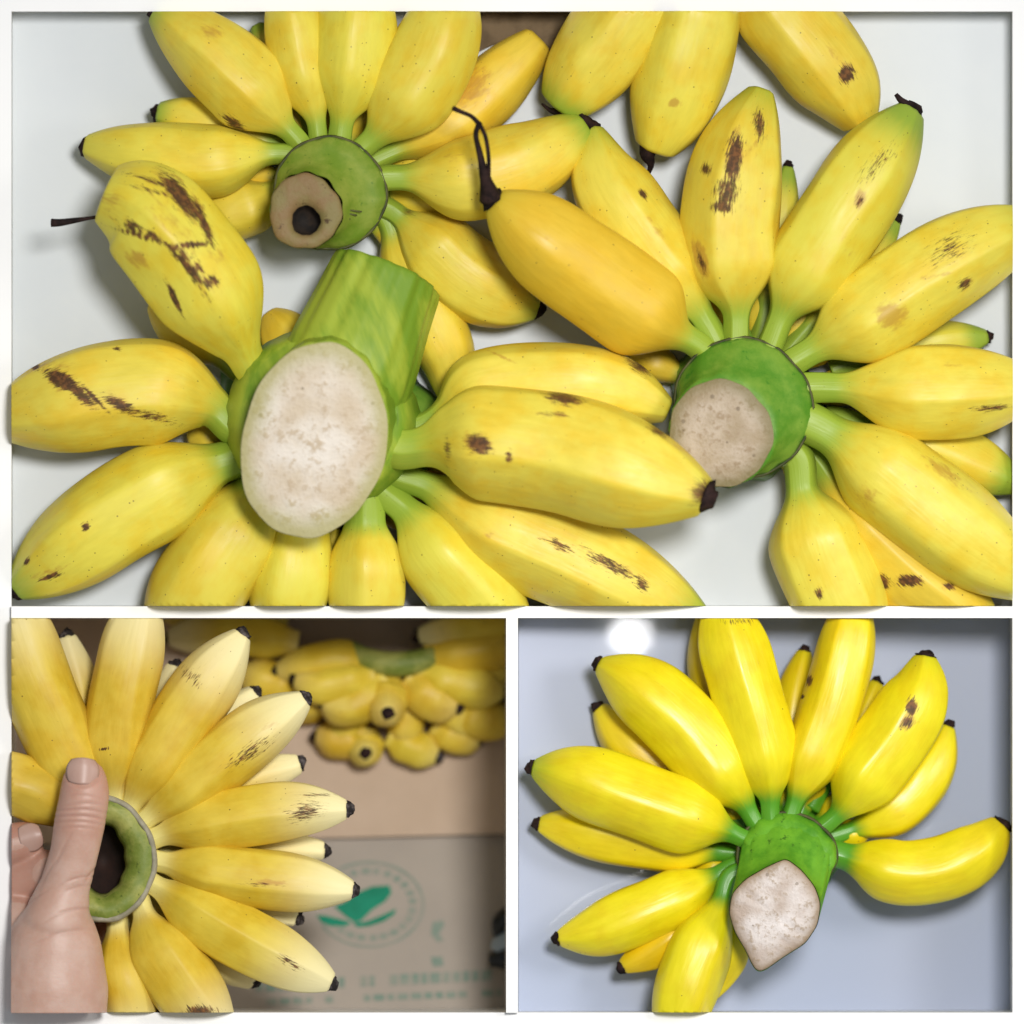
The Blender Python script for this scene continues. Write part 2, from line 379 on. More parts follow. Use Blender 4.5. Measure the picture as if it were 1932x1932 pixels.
def loftobj(name, rings, mat, parent, bay, edge=None, **kw):
    V, F = loft(rings, **kw)
    if name in ('crown', 'stump', 'stalk_end', 'gap_skirt'):
        V[:, 2] += 2.2*np.sin(V[:, 0]*0.11+1)*np.sin(V[:, 1]*0.13)+1.3*np.sin(V[:, 0]*0.27)*np.sin(V[:, 1]*0.31+2)
        V[:, :2] += 1.5*np.sin(V[:, 1::-1]*0.17)
    me = mesh(px2w(V), F)
    if edge is not None:
        a_ = me.attributes.new('edge', 'FLOAT', 'POINT'); a_.data.foreach_set('value', np.repeat(np.asarray(edge, np.float32), kw.get('na', 64)))
    bm = bmesh.new(); bm.from_mesh(me); bmesh.ops.recalc_face_normals(bm, faces=bm.faces); bm.to_mesh(me); bm.free()
    if not crop(me, bay): return None
    return link(name, me, mat, parent)
EDGE = (1.2, 1.2, 1.15, 1.0, .75, .45, .2, .08, 0, 0)
def dome(cx, cy, cz, rx, ry, rot, tx, ty, h, rough=0.0, hole=None):
    """a cut face: slightly domed disc of concentric rings"""
    rs = []
    for f in (1.0, 0.985, 0.95, 0.88, 0.76, 0.6, 0.42, 0.22, 0.06):
        zz = cz+h*(1-f**3)
        if hole and f < 0.45: zz -= hole
        rs.append((cx, cy, zz, rx*f, ry*f, rot, tx, ty))
    return [(cx, cy, cz-10, rx, ry, rot, tx, ty)]+rs

# ------------------------------------------------------------------ setting: three-bay white box and its table surfaces
TILT = math.tan(math.radians(8))
def floor3(x): return -(x-977)*TILT-12
o = link('white_table', box(21.5, 1910.5, 21.5, 1143.5, -30, 0), 'table1'); o['kind'] = 'structure'
def slab(pts, th):
    v = [W(*p) for p in pts]+[W(p[0], p[1], p[2]-th) for p in pts]
    return mesh(v, [(0, 1, 2, 3), (7, 6, 5, 4), (0, 4, 5, 1), (1, 5, 6, 2), (2, 6, 7, 3), (3, 7, 4, 0)], False)
def fixn(me):
    bm = bmesh.new(); bm.from_mesh(me); bmesh.ops.recalc_face_normals(bm, faces=bm.faces); bm.to_mesh(me); bm.free(); return me
o = link('glossy_table', fixn(slab([(978, 1910.5, floor3(978)), (1910, 1910.5, floor3(1910)), (1910, 1167, floor3(1910)), (978, 1167, floor3(978))], 30)), 'table3'); o['kind'] = 'structure'
RIM = 128; LOWRIM = 108; DEEP = -400
fr = thing('display_box', 'white three-compartment box whose thin walls part the bananas', 'box', W(966, 1155, DEEP-30))
for nm, (a, b, c, d) in (('outer_wall', (-70, 2002, -70, 21)), ('outer_wall', (-70, 2002, 1911, 2002)), ('outer_wall', (-70, 21, 21, 1911)),
                         ('outer_wall', (1911, 2002, 21, 1911)), ('divider', (21, 1911, 1144, 1166)), ('divider', (955, 977, 1166, 1911))):
    link(nm, box(a, b, c, d, DEEP-30, RIM if nm == 'divider' else LOWRIM), 'white', fr)
o = link('floor', box(-300, 2232, -300, 2232, DEEP-70, DEEP-30.5), 'table1'); o['kind'] = 'structure'
bpy.context.view_layer.update()
plo.location = (Vector(W(1190, 1198, floor3(1190)))+Vector((0.27875, -0.00336, 0.96038))*0.83)

# crumpled sheet under the fruit of the upper bay
def crumple(x0, x1, y0, y1, amp, seed, n=70, base=1.2, edge=None):
    rg = np.random.default_rng(seed); V = []; F = []
    pl_ = [(rg.uniform(0, 6.28), rg.uniform(0.010, 0.035), rg.uniform(0, 6.28)) for _ in range(9)]
    for i in range(n+1):
        for j in range(n+1):
            x = x0+(x1-x0)*i/n; y = y0+(y1-y0)*j/n; h = 0
            for a, f, p in pl_: h += abs(((x*math.cos(a)+y*math.sin(a))*f/3.14+p+0.25*math.sin(y*0.011+p)) % 2-1)
            e = min(i, n-i, j, n-j)/n*8
            wob = 9*math.sin(j*0.09+seed)+6*math.sin(i*0.11+seed)+2*math.sin((i+j)*0.3)
            x += 38*math.sin(y*0.011+seed*1.7)+14*math.sin(y*0.031+seed); y += 34*math.sin(x*0.009+seed)+12*math.sin(x*0.027+seed*2)
            V.append(W(x, y, base+amp*max(h/9-0.25, 0)*min(e, 1)))
    for i in range(n):
        for j in range(n):
            a = i*(n+1)+j; F.append((a, a+n+1, a+n+2, a+1))
    me = mesh(V, F, True)
    return fixn(me)
def crumple_sheet(label, cat, *a, mat='sheet', name='wrapping_sheet', **k):
    me = crumple(*a, **k); crop(me, 1)
    o = link(name, me, mat)
    m = o.modifiers.new('thick', 'SOLIDIFY'); m.thickness = 0.8*S; m.offset = 1
    return tag(o, label, cat)
crumple_sheet('flat dark brown sheet under the bunch at the top edge', 'paper', 935, 1420, 24, 120, 10, 2, mat='brownsheet', name='brown_sheet', n=30)  # flat dark brown patch on the white table at the top edge

# ------------------------------------------------------------------ bunch A : hollow brown stump
A = thing('banana_bunch', 'banana bunch with an olive crown and a brown stump with a dark hollow', 'bananas', W(622, 365, 0))
def bA(pts, R, z, **k):
    k.setdefault('tip', 'black'); return banana(A, 1, 'ban1', pts, R, z, **k)
HI = (165, 150, 110)
bA([(548, 293), (495, 290), (400, 301), (280, 292), (160, 275)], 68, (165, 140, 80), rt=21, gt=0.35, tl=190, nk=42, tiplen=6)
bA([(540, 282), (430, 245), (355, 222), (295, 212)], 46, (110, 70, 60), gt=0.9, tiplen=7, rt=20)
bA([(565, 268), (528, 228), (470, 165), (400, 100), (345, 55), (297, 15)], 80, (170, 150, 120), gt=0.8, tl=210, rt=26, nk=38, marks=[(440, 232, 26, 10, 35, 1.0, 'b'), (400, 60, 30, 18, 30, 0.7, 't')])
bA([(590, 250), (530, 130), (482, 45)], 44, (90, 60, 50), gt=1.2, tip=None)
bA([(602, 268), (596, 225), (572, 130), (550, 10), (540, -60)], 59, (170, 155, 150), nk=45, rn=18, gt=0)
bA([(640, 270), (647, 222), (667, 130), (676, 20), (680, -70)], 79, (175, 165, 160), nk=48, rn=22, gt=0)
bA([(675, 288), (712, 252), (768, 180), (816, 100), (843, 10), (850, -50)], 83, (175, 175, 165), nk=45, rn=22, gt=0, gl=0.15)
bA([(702, 305), (790, 262), (880, 205), (960, 130), (1018, 72)], 64, (130, 80, 70), warm=0.5, nk=60, gt=0.1, rt=30, tip=None, marks=[(885, 165, 60, 40, -40, 0.75, 't')])
bA([(720, 337), (775, 336), (890, 338), (1000, 305), (1105, 235)], 80, (180, 160, 130), nk=52, rn=24, rt=26, gt=0.95, tl=190, marks=[(855, 295, 26, 10, -15, 0.6, 't')])
bA([(735, 395), (800, 450), (870, 515), (950, 562), (1015, 585)], 76, (110, 85, 72), nk=30, gt=0.7, spots=0.3, marks=[(770, 400, 14, 10, 0, 0.6, 'b')])
bA([(722, 405), (752, 480), (800, 580), (845, 680), (850, 760)], 62, (90, 66, 62), nk=45, warm=0.3, gt=0.0, tip=None)
bA([(545, 345), (490, 378), (430, 402), (360, 430)], 56, (110, 70, 60), nk=30, tip=None, warm=0.3, gt=0)
cr = loftobj('crown', [(622, 365, 90, 88, 88, 0, 0, 0), (622, 365, 150, 104, 104, 0, 0, 0), (622, 365, 178, 106, 106, 0, 0, 0),
               (620, 367, 186, 103, 103, 0, 0, 0), (612, 374, 196, 92, 92, 0, 0, 0), (600, 382, 208, 80, 80, 0, 0, 0), (590, 388, 230, 72, 72, 0, 0, 0),
               (578, 398, 262, 69, 72, 0, 0, 0)], 'crownA', A, 1, wob=0.012, cap1=False)
loftobj('rim', [(622, 365, 172, 107, 107, 0, 0, 0), (622, 365, 179, 109, 109, 0, 0, 0), (622, 365, 184, 105, 105, 0, 0, 0), (622, 365, 172, 103, 103, 0, 0, 0)], 'rim', cr, 1, wob=0.012, cap0=False, cap1=False)
loftobj('cut_face', [(576, 400, 250, 68, 71, 0, 0, 0), (576, 400, 263, 68, 71, 0, 0, 0), (576, 401, 266, 64, 67, 0, 0, 0), (577, 405, 268, 54, 57, 0, 0, 0), (578, 412, 268, 40, 42, 0, 0, 0), (578, 416, 265, 31, 32, 0, 0, 0), (578, 417, 256, 27, 28, 0, 0, 0)], 'pithA', cr, 1, wob=0.026, cap0=False, cap1=False)
loftobj('hollow', [(578, 417, 258, 29, 30, 0, 0, 0), (578, 418, 238, 26, 26, 0, 0, 0), (578, 418, 215, 20, 20, 0, 0, 0)], 'hole', cr, 1, wob=0.04, cap0=False)
for k in range(5):
    a = 3.9+k*0.28
    tube('fibre', [(622+math.cos(a+2.9)*70+k*3, 400+k*7, 224+k), (634+k*3, 392+k*6, 232), (648+k*2, 380+k*9, 222)], [1.6, 1.4, 0.8], 'rim', cr, 1, na=6, n=8)

# ------------------------------------------------------------------ bunch B : thick green stalk with pale slanting cut
B = thing('banana_bunch', 'banana bunch with a thick lime green stalk cut to a long pale oval', 'bananas', W(600, 760, 0))
def bB(pts, R, z, **k): return banana(B, 1, 'ban1', pts, R, z, **k)
bB([(478, 695), (448, 645), (398, 555), (325, 455), (262, 392), (200, 365)], 106, (190, 250, 235), nk=40, rn=34, rt=55, tl=150, sw=190, gt=0.15, gn=0.5, spots=0.2, tip=None, facet=0.4,
   marks=[(342, 372, 62, 17, 52, 1.15, 'b'), (385, 420, 52, 10, 68, 1.05, 'b'), (300, 347, 62, 4, 18, .95, 'b'), (288, 362, 50, 4, 14, .8, 'b'), (362, 463, 40, 5, -2, 1.25, 'b'), (366, 515, 62, 5, 62, 1.1, 'b'), (385, 520, 50, 3.5, 66, 1.0, 'b'),
          (322, 470, 85, 3.5, 38, 1.05, 'b'), (300, 455, 80, 3, 26, .95, 'b'), (268, 448, 62, 3.5, 18, 1.05, 'b'), (345, 500, 70, 3, 52, .95, 'b'), (330, 562, 36, 6, 66, 1.15, 'b'), (250, 428, 16, 10, 50, .95, 'b'), (404, 530, 14, 9, 40, 1.0, 'b'),
          (262, 490, 30, 18, 30, 0.8, 't'), (210, 380, 50, 30, 0, 0.5, 't'), (415, 480, 30, 30, 0, .45, 't'), (320, 420, 90, 40, 45, .45, 't')])
bB([(455, 705), (395, 655), (335, 610), (285, 570)], 52, (110, 70, 60), nk=50, gt=0, tip=None)
bB([(590, 720), (545, 645), (505, 588)], 50, (90, 60, 52), nk=30, gt=0, tip=None, warm=0.5)
bB([(445, 805), (400, 768), (310, 738), (200, 742), (90, 768), (-10, 795)], 99, (170, 150, 120), nk=48, rn=34, sw=150, rt=30, gt=0.2, spots=0.2,
   marks=[(118, 718, 34, 15, 30, 1.4, 'b'), (150, 742, 46, 12, 38, 1.0, 'b'), (180, 752, 40, 5, 45, .95, 'b'), (230, 765, 38, 12, 25, 0.95, 'b'), (285, 785, 60, 10, 15, 0.7, 'b'), (65, 690, 12, 8, 40, 1.2, 'b'), (222, 658, 9, 4, 0, 1, 'b'), (100, 690, 60, 20, 0, .5, 't')])
bB([(452, 862), (400, 882), (300, 930), (190, 995), (100, 1060), (28, 1112)], 92, (160, 140, 80), nk=40, rn=38, sw=160, rt=24, gt=0.8, gl=0.05, marks=[(162, 994, 8, 7, 0, 1.2, 'b'), (95, 1088, 24, 5, -20, 1.1, 'b'), (50, 1060, 10, 5, -60, 1.0, 'b'), (95, 1080, 50, 14, -20, .6, 't')])
bB([(505, 915), (460, 985), (402, 1070), (350, 1150), (300, 1230)], 92, (150, 125, 95), nk=20, rn=52, sw=130, gt=0.2, gl=0.2)
bB([(568, 950), (560, 1020), (548, 1100), (537, 1210)], 80, (150, 120, 95), nk=30, rn=55, sw=140, gt=0, gl=0.2)
bB([(688, 940), (690, 1000), (692, 1080), (694, 1230)], 74, (150, 125, 95), nk=50, rn=38, sw=110, gt=0, gl=0.2)
bB([(715, 922), (765, 965), (835, 1055), (915, 1145), (990, 1240)], 82, (150, 135, 95), nk=70, rn=28, sw=130, gt=0, gl=0.2, spots=0.25, marks=[(870, 1090, 40, 5, 55, .5, 't')])
bB([(735, 890), (810, 918), (940, 990), (1080, 1052), (1200, 1112), (1335, 1190)], 96, (155, 135, 100), nk=85, rn=26, sw=190, gt=1.0, gl=0.08, spots=0.35,
   marks=[(1055, 1028, 40, 9, 25, 0.72, 'b'), (1150, 1065, 60, 12, 28, 0.8, 'b'), (1210, 1100, 22, 12, 60, 0.75, 'b'), (1215, 990, 14, 9, 10, 1.1, 'b'), (1240, 1000, 10, 9, 10, 1.0, 'b'), (920, 1010, 18, 7, 0, .7, 't')])
bB([(785, 805), (840, 778), (915, 735), (1040, 722), (1160, 735), (1262, 775)], 78, (190, 190, 200), nk=50, rn=22, sw=120, gt=0.3, marks=[(1205, 690, 34, 14, 35, 0.75, 'b'), (950, 675, 45, 4, 25, .7, 't')], tip=None)
bB([(755, 845), (850, 832), (940, 832), (1060, 850), (1200, 893), (1332, 938)], 110, (235, 265, 330), nk=55, rn=36, sw=130, rt=34, tl=250, gt=0.35, gn=0.8, facet=0.5, spots=0.2,
   marks=[(903, 838, 26, 18, 20, 1.25, 'b'), (960, 862, 8, 14, 0, 0.95, 'b'), (1065, 752, 42, 13, 10, 0.95, 'b'), (1040, 782, 34, 3.5, 5, 0.95, 'b'), (1240, 815, 26, 8, 30, .8, 'b'), (1290, 850, 60, 6, 30, .55, 't'), (845, 850, 8, 30, 0, .6, 'b'), (1325, 930, 26, 30, 30, .8, 'b')], tiplen=20)
tube('dried_flower', [(195, 408, 215), (165, 413, 232), (140, 417, 236), (112, 421, 238), (98, 421, 236)], [3, 3.5, 6, 8], 'black', B, 1, n=14)
Cst, ust = spline([(728, 516, 150), (704, 575, 165), (676, 645, 185), (652, 705, 196), (630, 750, 180)], 40)
Rst = np.interp(ust/ust[-1], [0, .05, .3, .6, .85, 1], [105, 108, 114, 124, 130, 130]); tst = np.linspace(0, 2*np.pi, 120, endpoint=False)
rpl = 1+(0.022*np.cos(tst*11)+0.012*np.cos(tst*23+1)+0.02*np.cos(tst*5+.6))[None, :]*np.linspace(1, 0.25, 40)[:, None]
Vst, Fst, _ = sweep(Cst, Rst, 120, 0, 0, rpl)
st = link('stalk', fixn(mesh(px2w(Vst), Fst)), 'crownB', B)
loftobj('stalk_end', [(632, 770, 170, 120, 150, 12, 0, -0.2), (618, 792, 250, 128, 168, 12, 0, -0.15), (600, 820, 300, 133, 180, 12, 0, -0.12), (595, 829, 324, 135, 185, 12, 0, -0.12)], 'crownB', st, 1, wob=0.008, na=96)
loftobj('cut_face', dome(593, 832, 328, 136, 186, 12, 0, -0.12, 9), 'pith', st, 1, edge=EDGE, wob=0.012, na=96)
loftobj('crown', [(612, 800, 60, 150, 130, 12, 0, 0), (610, 795, 120, 182, 165, 12, 0, 0), (608, 790, 170, 186, 168, 12, 0, 0), (606, 790, 205, 172, 160, 12, 0, 0), (604, 790, 260, 146, 150, 12, 0, 0)], 'crownB', B, 1, wob=0.015)

# ------------------------------------------------------------------ bunch C : round pale stump on dark green crown
Cc = thing('banana_bunch', 'speckled banana bunch with a dark green crown and a round pale stump', 'bananas', W(1398, 770, 0))
def bC(pts, R, z, **k): return banana(Cc, 1, 'ban1', pts, R, z, **k)
bC([(1322, 655), (1272, 625), (1195, 572), (1090, 500), (1000, 432), (930, 378)], 93, (185, 240, 300), nk=48, rn=26, sw=110, rt=22, tl=170, gt=0.35, gn=.9, warm=0.75, spots=0.1, marks=[(1035, 447, 16, 10, 0, .6, 't'), (1100, 600, 10, 8, 0, .5, 't')], tiplen=16)
bC([(1348, 640), (1312, 580), (1250, 502), (1180, 405), (1135, 325), (1118, 240)], 80, (180, 160, 130), nk=60, rn=24, sw=120, rt=16, gt=0.6, gl=.05, marks=[(1213, 367, 12, 6, 60, 1.1, 'b'), (1240, 430, 40, 10, 55, .6, 't'), (1150, 440, 18, 4, 0, .7, 'b')])
bC([(1390, 645), (1390, 585), (1381, 490), (1383, 390), (1402, 280), (1438, 168)], 92, (190, 180, 150), nk=58, rn=24, sw=120, rt=22, tl=230, gt=0.55, gl=.1, spots=0.3, facet=.55,
   marks=[(1384, 300, 15, 50, 8, 1.25, 'b'), (1370, 365, 24, 34, 10, 0.9, 'b'), (1362, 390, 22, 14, 0, 1.05, 'b'), (1332, 320, 10, 12, 0, .95, 'b'), (1432, 235, 12, 32, -8, .85, 'b'), (1425, 270, 28, 50, 0, .4, 't'), (1320, 487, 14, 40, -18, 1.2, 't'), (1322, 492, 6, 28, -18, 0.9, 'b')], tip=None)
bC([(1452, 652), (1478, 588), (1530, 495), (1600, 385), (1665, 285), (1722, 205)], 85, (190, 180, 150), nk=66, rn=24, sw=120, rt=24, tl=200, gt=1.0, gl=.2, spots=0.25, marks=[(1622, 378, 13, 26, 15, .95, 't'), (1622, 378, 8, 14, 15, .75, 'b'), (1655, 310, 60, 20, -45, .45, 'b'), (1600, 470, 40, 40, 0, .35, 't')])
bC([(1500, 650), (1590, 545), (1692, 415)], 42, (100, 60, 50), gt=1, gl=.2)
bC([(1440, 620), (1468, 450), (1488, 312)], 36, (90, 60, 45), gt=1, gl=.3)
bC([(1482, 692), (1545, 652), (1640, 592), (1745, 522), (1850, 462), (1965, 415)], 89, (185, 165, 140), nk=72, rn=26, sw=130, gt=0.8, gl=.03, spots=0.4, marks=[(1680, 595, 36, 30, 0, .95, 't'), (1790, 470, 60, 30, -30, .45, 'b'), (1820, 535, 16, 10, -40, .9, 'b'), (1770, 520, 50, 8, -10, .55, 't')])
bC([(1600, 690), (1750, 652), (1866, 635)], 44, (80, 55, 45), gt=1, gl=.35)
bC([(1512, 732), (1590, 731), (1700, 738), (1820, 736), (1965, 730)], 88, (185, 160, 140), nk=85, rn=28, sw=170, gt=0.2, spots=.15, marks=[(1870, 770, 40, 6, -5, .9, 'b'), (1800, 690, 60, 8, 0, .4, 't')])
bC([(1590, 790), (1760, 845), (1930, 915)], 60, (90, 62, 58), gt=1.2, gl=.3, tip=None)
bC([(1520, 795), (1578, 826), (1665, 890), (1765, 968), (1860, 1040), (1970, 1115)], 93, (185, 165, 140), nk=68, rn=38, sw=140, gt=0.6, gl=.06, marks=[(1780, 890, 70, 16, 35, .7, 't'), (1640, 935, 40, 40, 0, .45, 't')])
bC([(1530, 855), (1610, 965), (1710, 1065), (1800, 1140), (1880, 1210)], 82, (100, 85, 78), nk=60, rn=26, warm=.45, gt=0.9, gl=.0, spots=.3, marks=[(1716, 1096, 26, 12, 0, 1.15, 'b'), (1666, 1098, 12, 18, -30, 1.1, 'b'), (1790, 1106, 13, 8, 0, 1.0, 'b')])
bC([(1505, 865), (1514, 930), (1545, 1035), (1588, 1140), (1640, 1260)], 94, (160, 130, 95), nk=65, rn=30, sw=120, gt=0, gl=.1, spots=.25, marks=[(1545, 1120, 8, 14, -20, .9, 'b'), (1485, 1072, 12, 12, 0, .3, 't')])
tube('dried_flower', [(926, 376, 310), (915, 335, 335), (905, 290, 345), (898, 255, 345), (905, 232, 340)], [22, 12, 7, 5, 5], 'black', Cc, 1, n=24)
tube('dried_flower', [(920, 350, 325), (922, 300, 350), (916, 260, 352), (904, 233, 345)], [6, 4, 4, 4], 'black', Cc, 1, n=20)
tube('dried_flower', [(904, 236, 342), (890, 222, 340), (868, 212, 335), (855, 206, 330)], [5, 4, 4, 5], 'black', Cc, 1, n=14)
tube('dried_flower', [(1733, 212, 155), (1715, 200, 162), (1700, 190, 168), (1690, 178, 170)], [7, 9, 7, 4], 'black', Cc, 1, n=12)
cr = loftobj('crown', [(1400, 770, 80, 105, 105, 0, 0, 0), (1400, 770, 150, 128, 128, 0, 0, 0), (1400, 770, 190, 131, 131, 0, 0, 0), (1398, 772, 202, 126, 126, 0, 0, 0), (1390, 780, 216, 116, 116, 0, 0, 0),
               (1378, 795, 236, 108, 108, 0, 0, 0), (1366, 810, 258, 102, 106, 0, 0, 0), (1359, 818, 268, 100, 104, 0, 0, 0)], 'crownC', Cc, 1, wob=0.014)
loftobj('rim', [(1400, 770, 180, 132, 132, 0, 0, 0), (1400, 770, 190, 134.5, 134.5, 0, 0, 0), (1400, 770, 197, 131, 131, 0, 0, 0), (1400, 770, 180, 128, 128, 0, 0, 0)], 'rim', cr, 1, wob=0.014, cap0=False, cap1=False)
loftobj('cut_face', dome(1358, 819, 273, 98, 102, 0, 0, 0, 7), 'pithC', cr, 1, edge=EDGE, wob=0.02)

# ------------------------------------------------------------------ bunch D : enters from the top edge
D = thing('banana_bunch', 'banana bunch of three plump fruits reaching in over a brown sheet from the top edge', 'bananas', W(1330, 30, 0))
def bD(pts, R, z, **k): k['inn'] = 0; return banana(D, 1, 'ban1', pts, R, z, **k)
bD([(1290, -130), (1232, -40), (1168, 50), (1108, 135), (1056, 205)], 85, (140, 130, 100), rt=40, tl=150, gt=1.0, tip=None)
bD([(1322, -120), (1318, 0), (1298, 105), (1266, 205), (1236, 285)], 88, (150, 140, 110), rt=36, tl=160, gt=0.25, tip=None, spots=.2, marks=[(1273, 195, 14, 11, 0, 1.0, 't'), (1330, 200, 60, 20, 60, .35, 't')])
bD([(1395, -110), (1470, 10), (1540, 95), (1592, 165), (1628, 232)], 86, (140, 120, 95), rt=34, tl=160, gt=0.0, tip=None, warm=.2, spots=.2, marks=[(1597, 140, 15, 17, 0, 1.3, 'b'), (1570, 100, 50, 15, 60, .45, 't')])
tube('dried_flower', [(1226, 270, 120), (1222, 292, 115), (1228, 310, 110), (1222, 332, 100)], [20, 15, 6, 3], 'black', D, 1, n=14)
tube('dried_flower', [(1065, 205, 110), (1055, 210, 105), (1040, 208, 100), (1022, 195, 95)], [12, 8, 4, 2], 'black', D, 1, n=12)

# ------------------------------------------------------------------ lower left bay: carton, far bunch, held bunch, hand
cart = thing('cardboard_carton', 'brown cardboard carton with a sloping flap printed in green', 'carton', W(488, 1540, DEEP-25))
def cz(y): return DEEP+8-(y-1590)*0.62
def ztop(y): return DEEP+10
link('lid', fixn(slab([(22, 1600, ztop(0)), (954, 1578, ztop(0)), (954, 1167, ztop(0)), (22, 1167, ztop(0))], 24)), 'card', cart)
DE2 = DEEP-30
for q in fr.children: pass
def fz(x, y, up=1.6): return ztop(0)-22+110*(y-1570)/340.0+up
flap = link('flap', fixn(slab([(22, 1910.5, fz(0, 1910.5, 0)), (954, 1910.5, fz(0, 1910.5, 0)), (954, 1580, fz(0, 1580, 0)), (22, 1602, fz(0, 1602, 0))], 12)), 'card2', cart)
def decal(name, poly, mat):
    me = mesh([W(x, y, fz(x, y)) for x, y in poly], [tuple(range(len(poly)))], False)
    bm = bmesh.new(); bm.from_mesh(me); bmesh.ops.triangulate(bm, faces=bm.faces); bmesh.ops.recalc_face_normals(bm, faces=bm.faces)
    for f in bm.faces:
        if f.normal.z < 0: f.normal_flip()
    bm.to_mesh(me); bm.free(); crop(me, 2)
    return link(name, me, mat, flap)
def ringband(rx, ry, t, a0, a1, mat, name='printed_ring', n=40):
    th = [math.radians(a0+(a1-a0)*i/n) for i in range(n+1)]
    V = [(695+math.cos(t_)*rx*k, 1712+math.sin(t_)*ry*k) for t_ in th for k in (1, t)]
    me = mesh([W(x, y, fz(x, y)) for x, y in V], [(2*i, 2*i+1, 2*i+3, 2*i+2) for i in range(n)], False)
    fixn(me); return link(name, me, mat, flap)
ringband(105, 82, 0.95, -175, 150, 'printpale')
for a in range(-160, 140, 15):
    ringband(90, 69, 0.84, a, a+RNG.uniform(8, 12), 'printpale', 'printed_letter', 5)
decal('printed_leaf', [(733, 1676), (737, 1690), (725, 1706), (700, 1722), (680, 1742), (668, 1746), (650, 1735), (628, 1716), (650, 1706), (672, 1690), (700, 1678)], 'print')
decal('printed_leaf', [(594, 1732), (612, 1733), (640, 1740), (662, 1746), (650, 1753), (622, 1753), (604, 1746)], 'print')
decal('printed_leaf', [(664, 1747), (690, 1744), (718, 1733), (746, 1720), (742, 1731), (722, 1744), (695, 1753), (672, 1755)], 'print')
decal('printed_mark', [(815, 1745), (835, 1742), (838, 1752), (826, 1768), (838, 1780), (824, 1783), (812, 1768)], 'printpale')
decal('printed_mark', [(812, 1812), (834, 1810), (836, 1828), (816, 1830)], 'printpale')
x = 480
while x < 940:
    l_ = RNG.uniform(9, 20); y_ = 1868-(x-480)*0.05
    if RNG.random() > 0.15: decal('printed_letter', [(x, y_-10), (x+l_, y_-11), (x+l_, y_+9), (x, y_+10)], 'printpale')
    x += l_+5
x = 500
while x < 940:
    l_ = RNG.uniform(9, 22); y_ = 1897-(x-480)*0.04
    if RNG.random() > 0.25: decal('printed_letter', [(x, y_-6), (x+l_, y_-6), (x+l_, y_+6), (x, y_+6)], 'printpale')
    x += l_+6
hd = thing('black_handle', 'black rounded handle with a grey blue grip against the carton flap', 'handle', W(945, 1790, fz(945, 1830)))
tube('arm', [(975, 1730, ztop(0)+110), (946, 1745, ztop(0)+110), (938, 1775, ztop(0)+105)], [26, 20, 8], 'plastic', hd, 2)
tube('grip', [(975, 1772, ztop(0)+105), (945, 1785, ztop(0)+105), (935, 1800, ztop(0)+105)], [24, 20, 12], 'plasticgrey', hd, 2)
tube('arm', [(980, 1815, ztop(0)+105), (945, 1815, ztop(0)+105), (922, 1817, ztop(0)+105)], [24, 20, 13], 'plastic', hd, 2)

F_ = thing('banana_bunch', 'banana bunch lying on the brown carton lid, fruit ends turned outward', 'bananas', W(745, 1300, DEEP+12))
ZB = DEEP+12
def bF(pts, R, z, **k):
    k.setdefault('nk', 8); k.setdefault('rn', 21); k.setdefault('gn', .3); k.setdefault('gt', 0.0); k.setdefault('rt', 13); k.setdefault('pale', .35)
    k.setdefault('tiplen', 9); k.setdefault('facet', .25)
    k['inn'] = 0
    return banana(F_, 2, 'ban2', pts, R, tuple(q*0.62+ZB for q in z), n=48, na=28, **k)
bF([(700, 1255), (630, 1248), (570, 1262), (518, 1270)], 40, (150, 140, 130), tip='stubgrey')
bF([(705, 1275), (650, 1290), (600, 1298), (552, 1284)], 38, (170, 180, 180))
bF([(728, 1280), (690, 1318), (650, 1334), (604, 1326)], 42, (165, 160, 190))
bF([(742, 1270, 95+ZB), (732, 1305, 100+ZB), (728, 1335, 120+ZB), (731, 1348, 165+ZB)], 40, (0, 0, 0), rn=13, tl=60, rt=12)
bF([(765, 1278), (798, 1305), (832, 1326), (866, 1336)], 46, (150, 140, 160))
bF([(690, 1375, 40+ZB), (688, 1402, 36+ZB), (687, 1418, 50+ZB), (688, 1424, 85+ZB)], 37, (0, 0, 0), rn=20, tl=60)
bF([(730, 1390), (765, 1408), (800, 1422), (826, 1431)], 36, (60, 50, 60), tip='stubgrey')
bF([(815, 1370), (850, 1388), (880, 1396), (906, 1397)], 36, (60, 48, 60), tip='stubgrey')
bF([(785, 1265), (850, 1288), (910, 1300), (952, 1308)], 45, (160, 140, 130))
bF([(800, 1240), (880, 1232), (1000, 1215)], 44, (165, 150, 140), warm=.3)
bF([(1000, 1165), (930, 1182), (860, 1192), (786, 1202)], 34, (160, 160, 170), pale=.8)
bF([(850, 1345), (905, 1362), (975, 1352)], 40, (90, 70, 60))
bF([(690, 1385), (645, 1398), (592, 1392)], 38, (60, 45, 45), warm=.4)
bF([(570, 1305), (510, 1292), (450, 1268)], 42, (90, 80, 80))
bF([(620, 1330), (560, 1330), (500, 1320)], 40, (55, 45, 45), warm=.3)
bF([(560, 1215), (430, 1195), (310, 1205)], 42, (110, 110, 100), pale=1.0)
bF([(705, 1300), (660, 1350), (640, 1390), (628, 1415)], 38, (70, 60, 50))
bF([(760, 1300), (765, 1350), (760, 1390), (752, 1412)], 36, (80, 70, 60))
bF([(780, 1290), (840, 1330), (880, 1368), (905, 1372)], 38, (90, 80, 80))
bF([(800, 1258), (870, 1270), (930, 1262), (990, 1262)], 40, (120, 110, 110))
bF([(695, 1262), (620, 1300), (570, 1330), (530, 1345)], 38, (110, 90, 80))
bF([(540, 1170), (420, 1160), (300, 1160)], 40, (60, 60, 60))
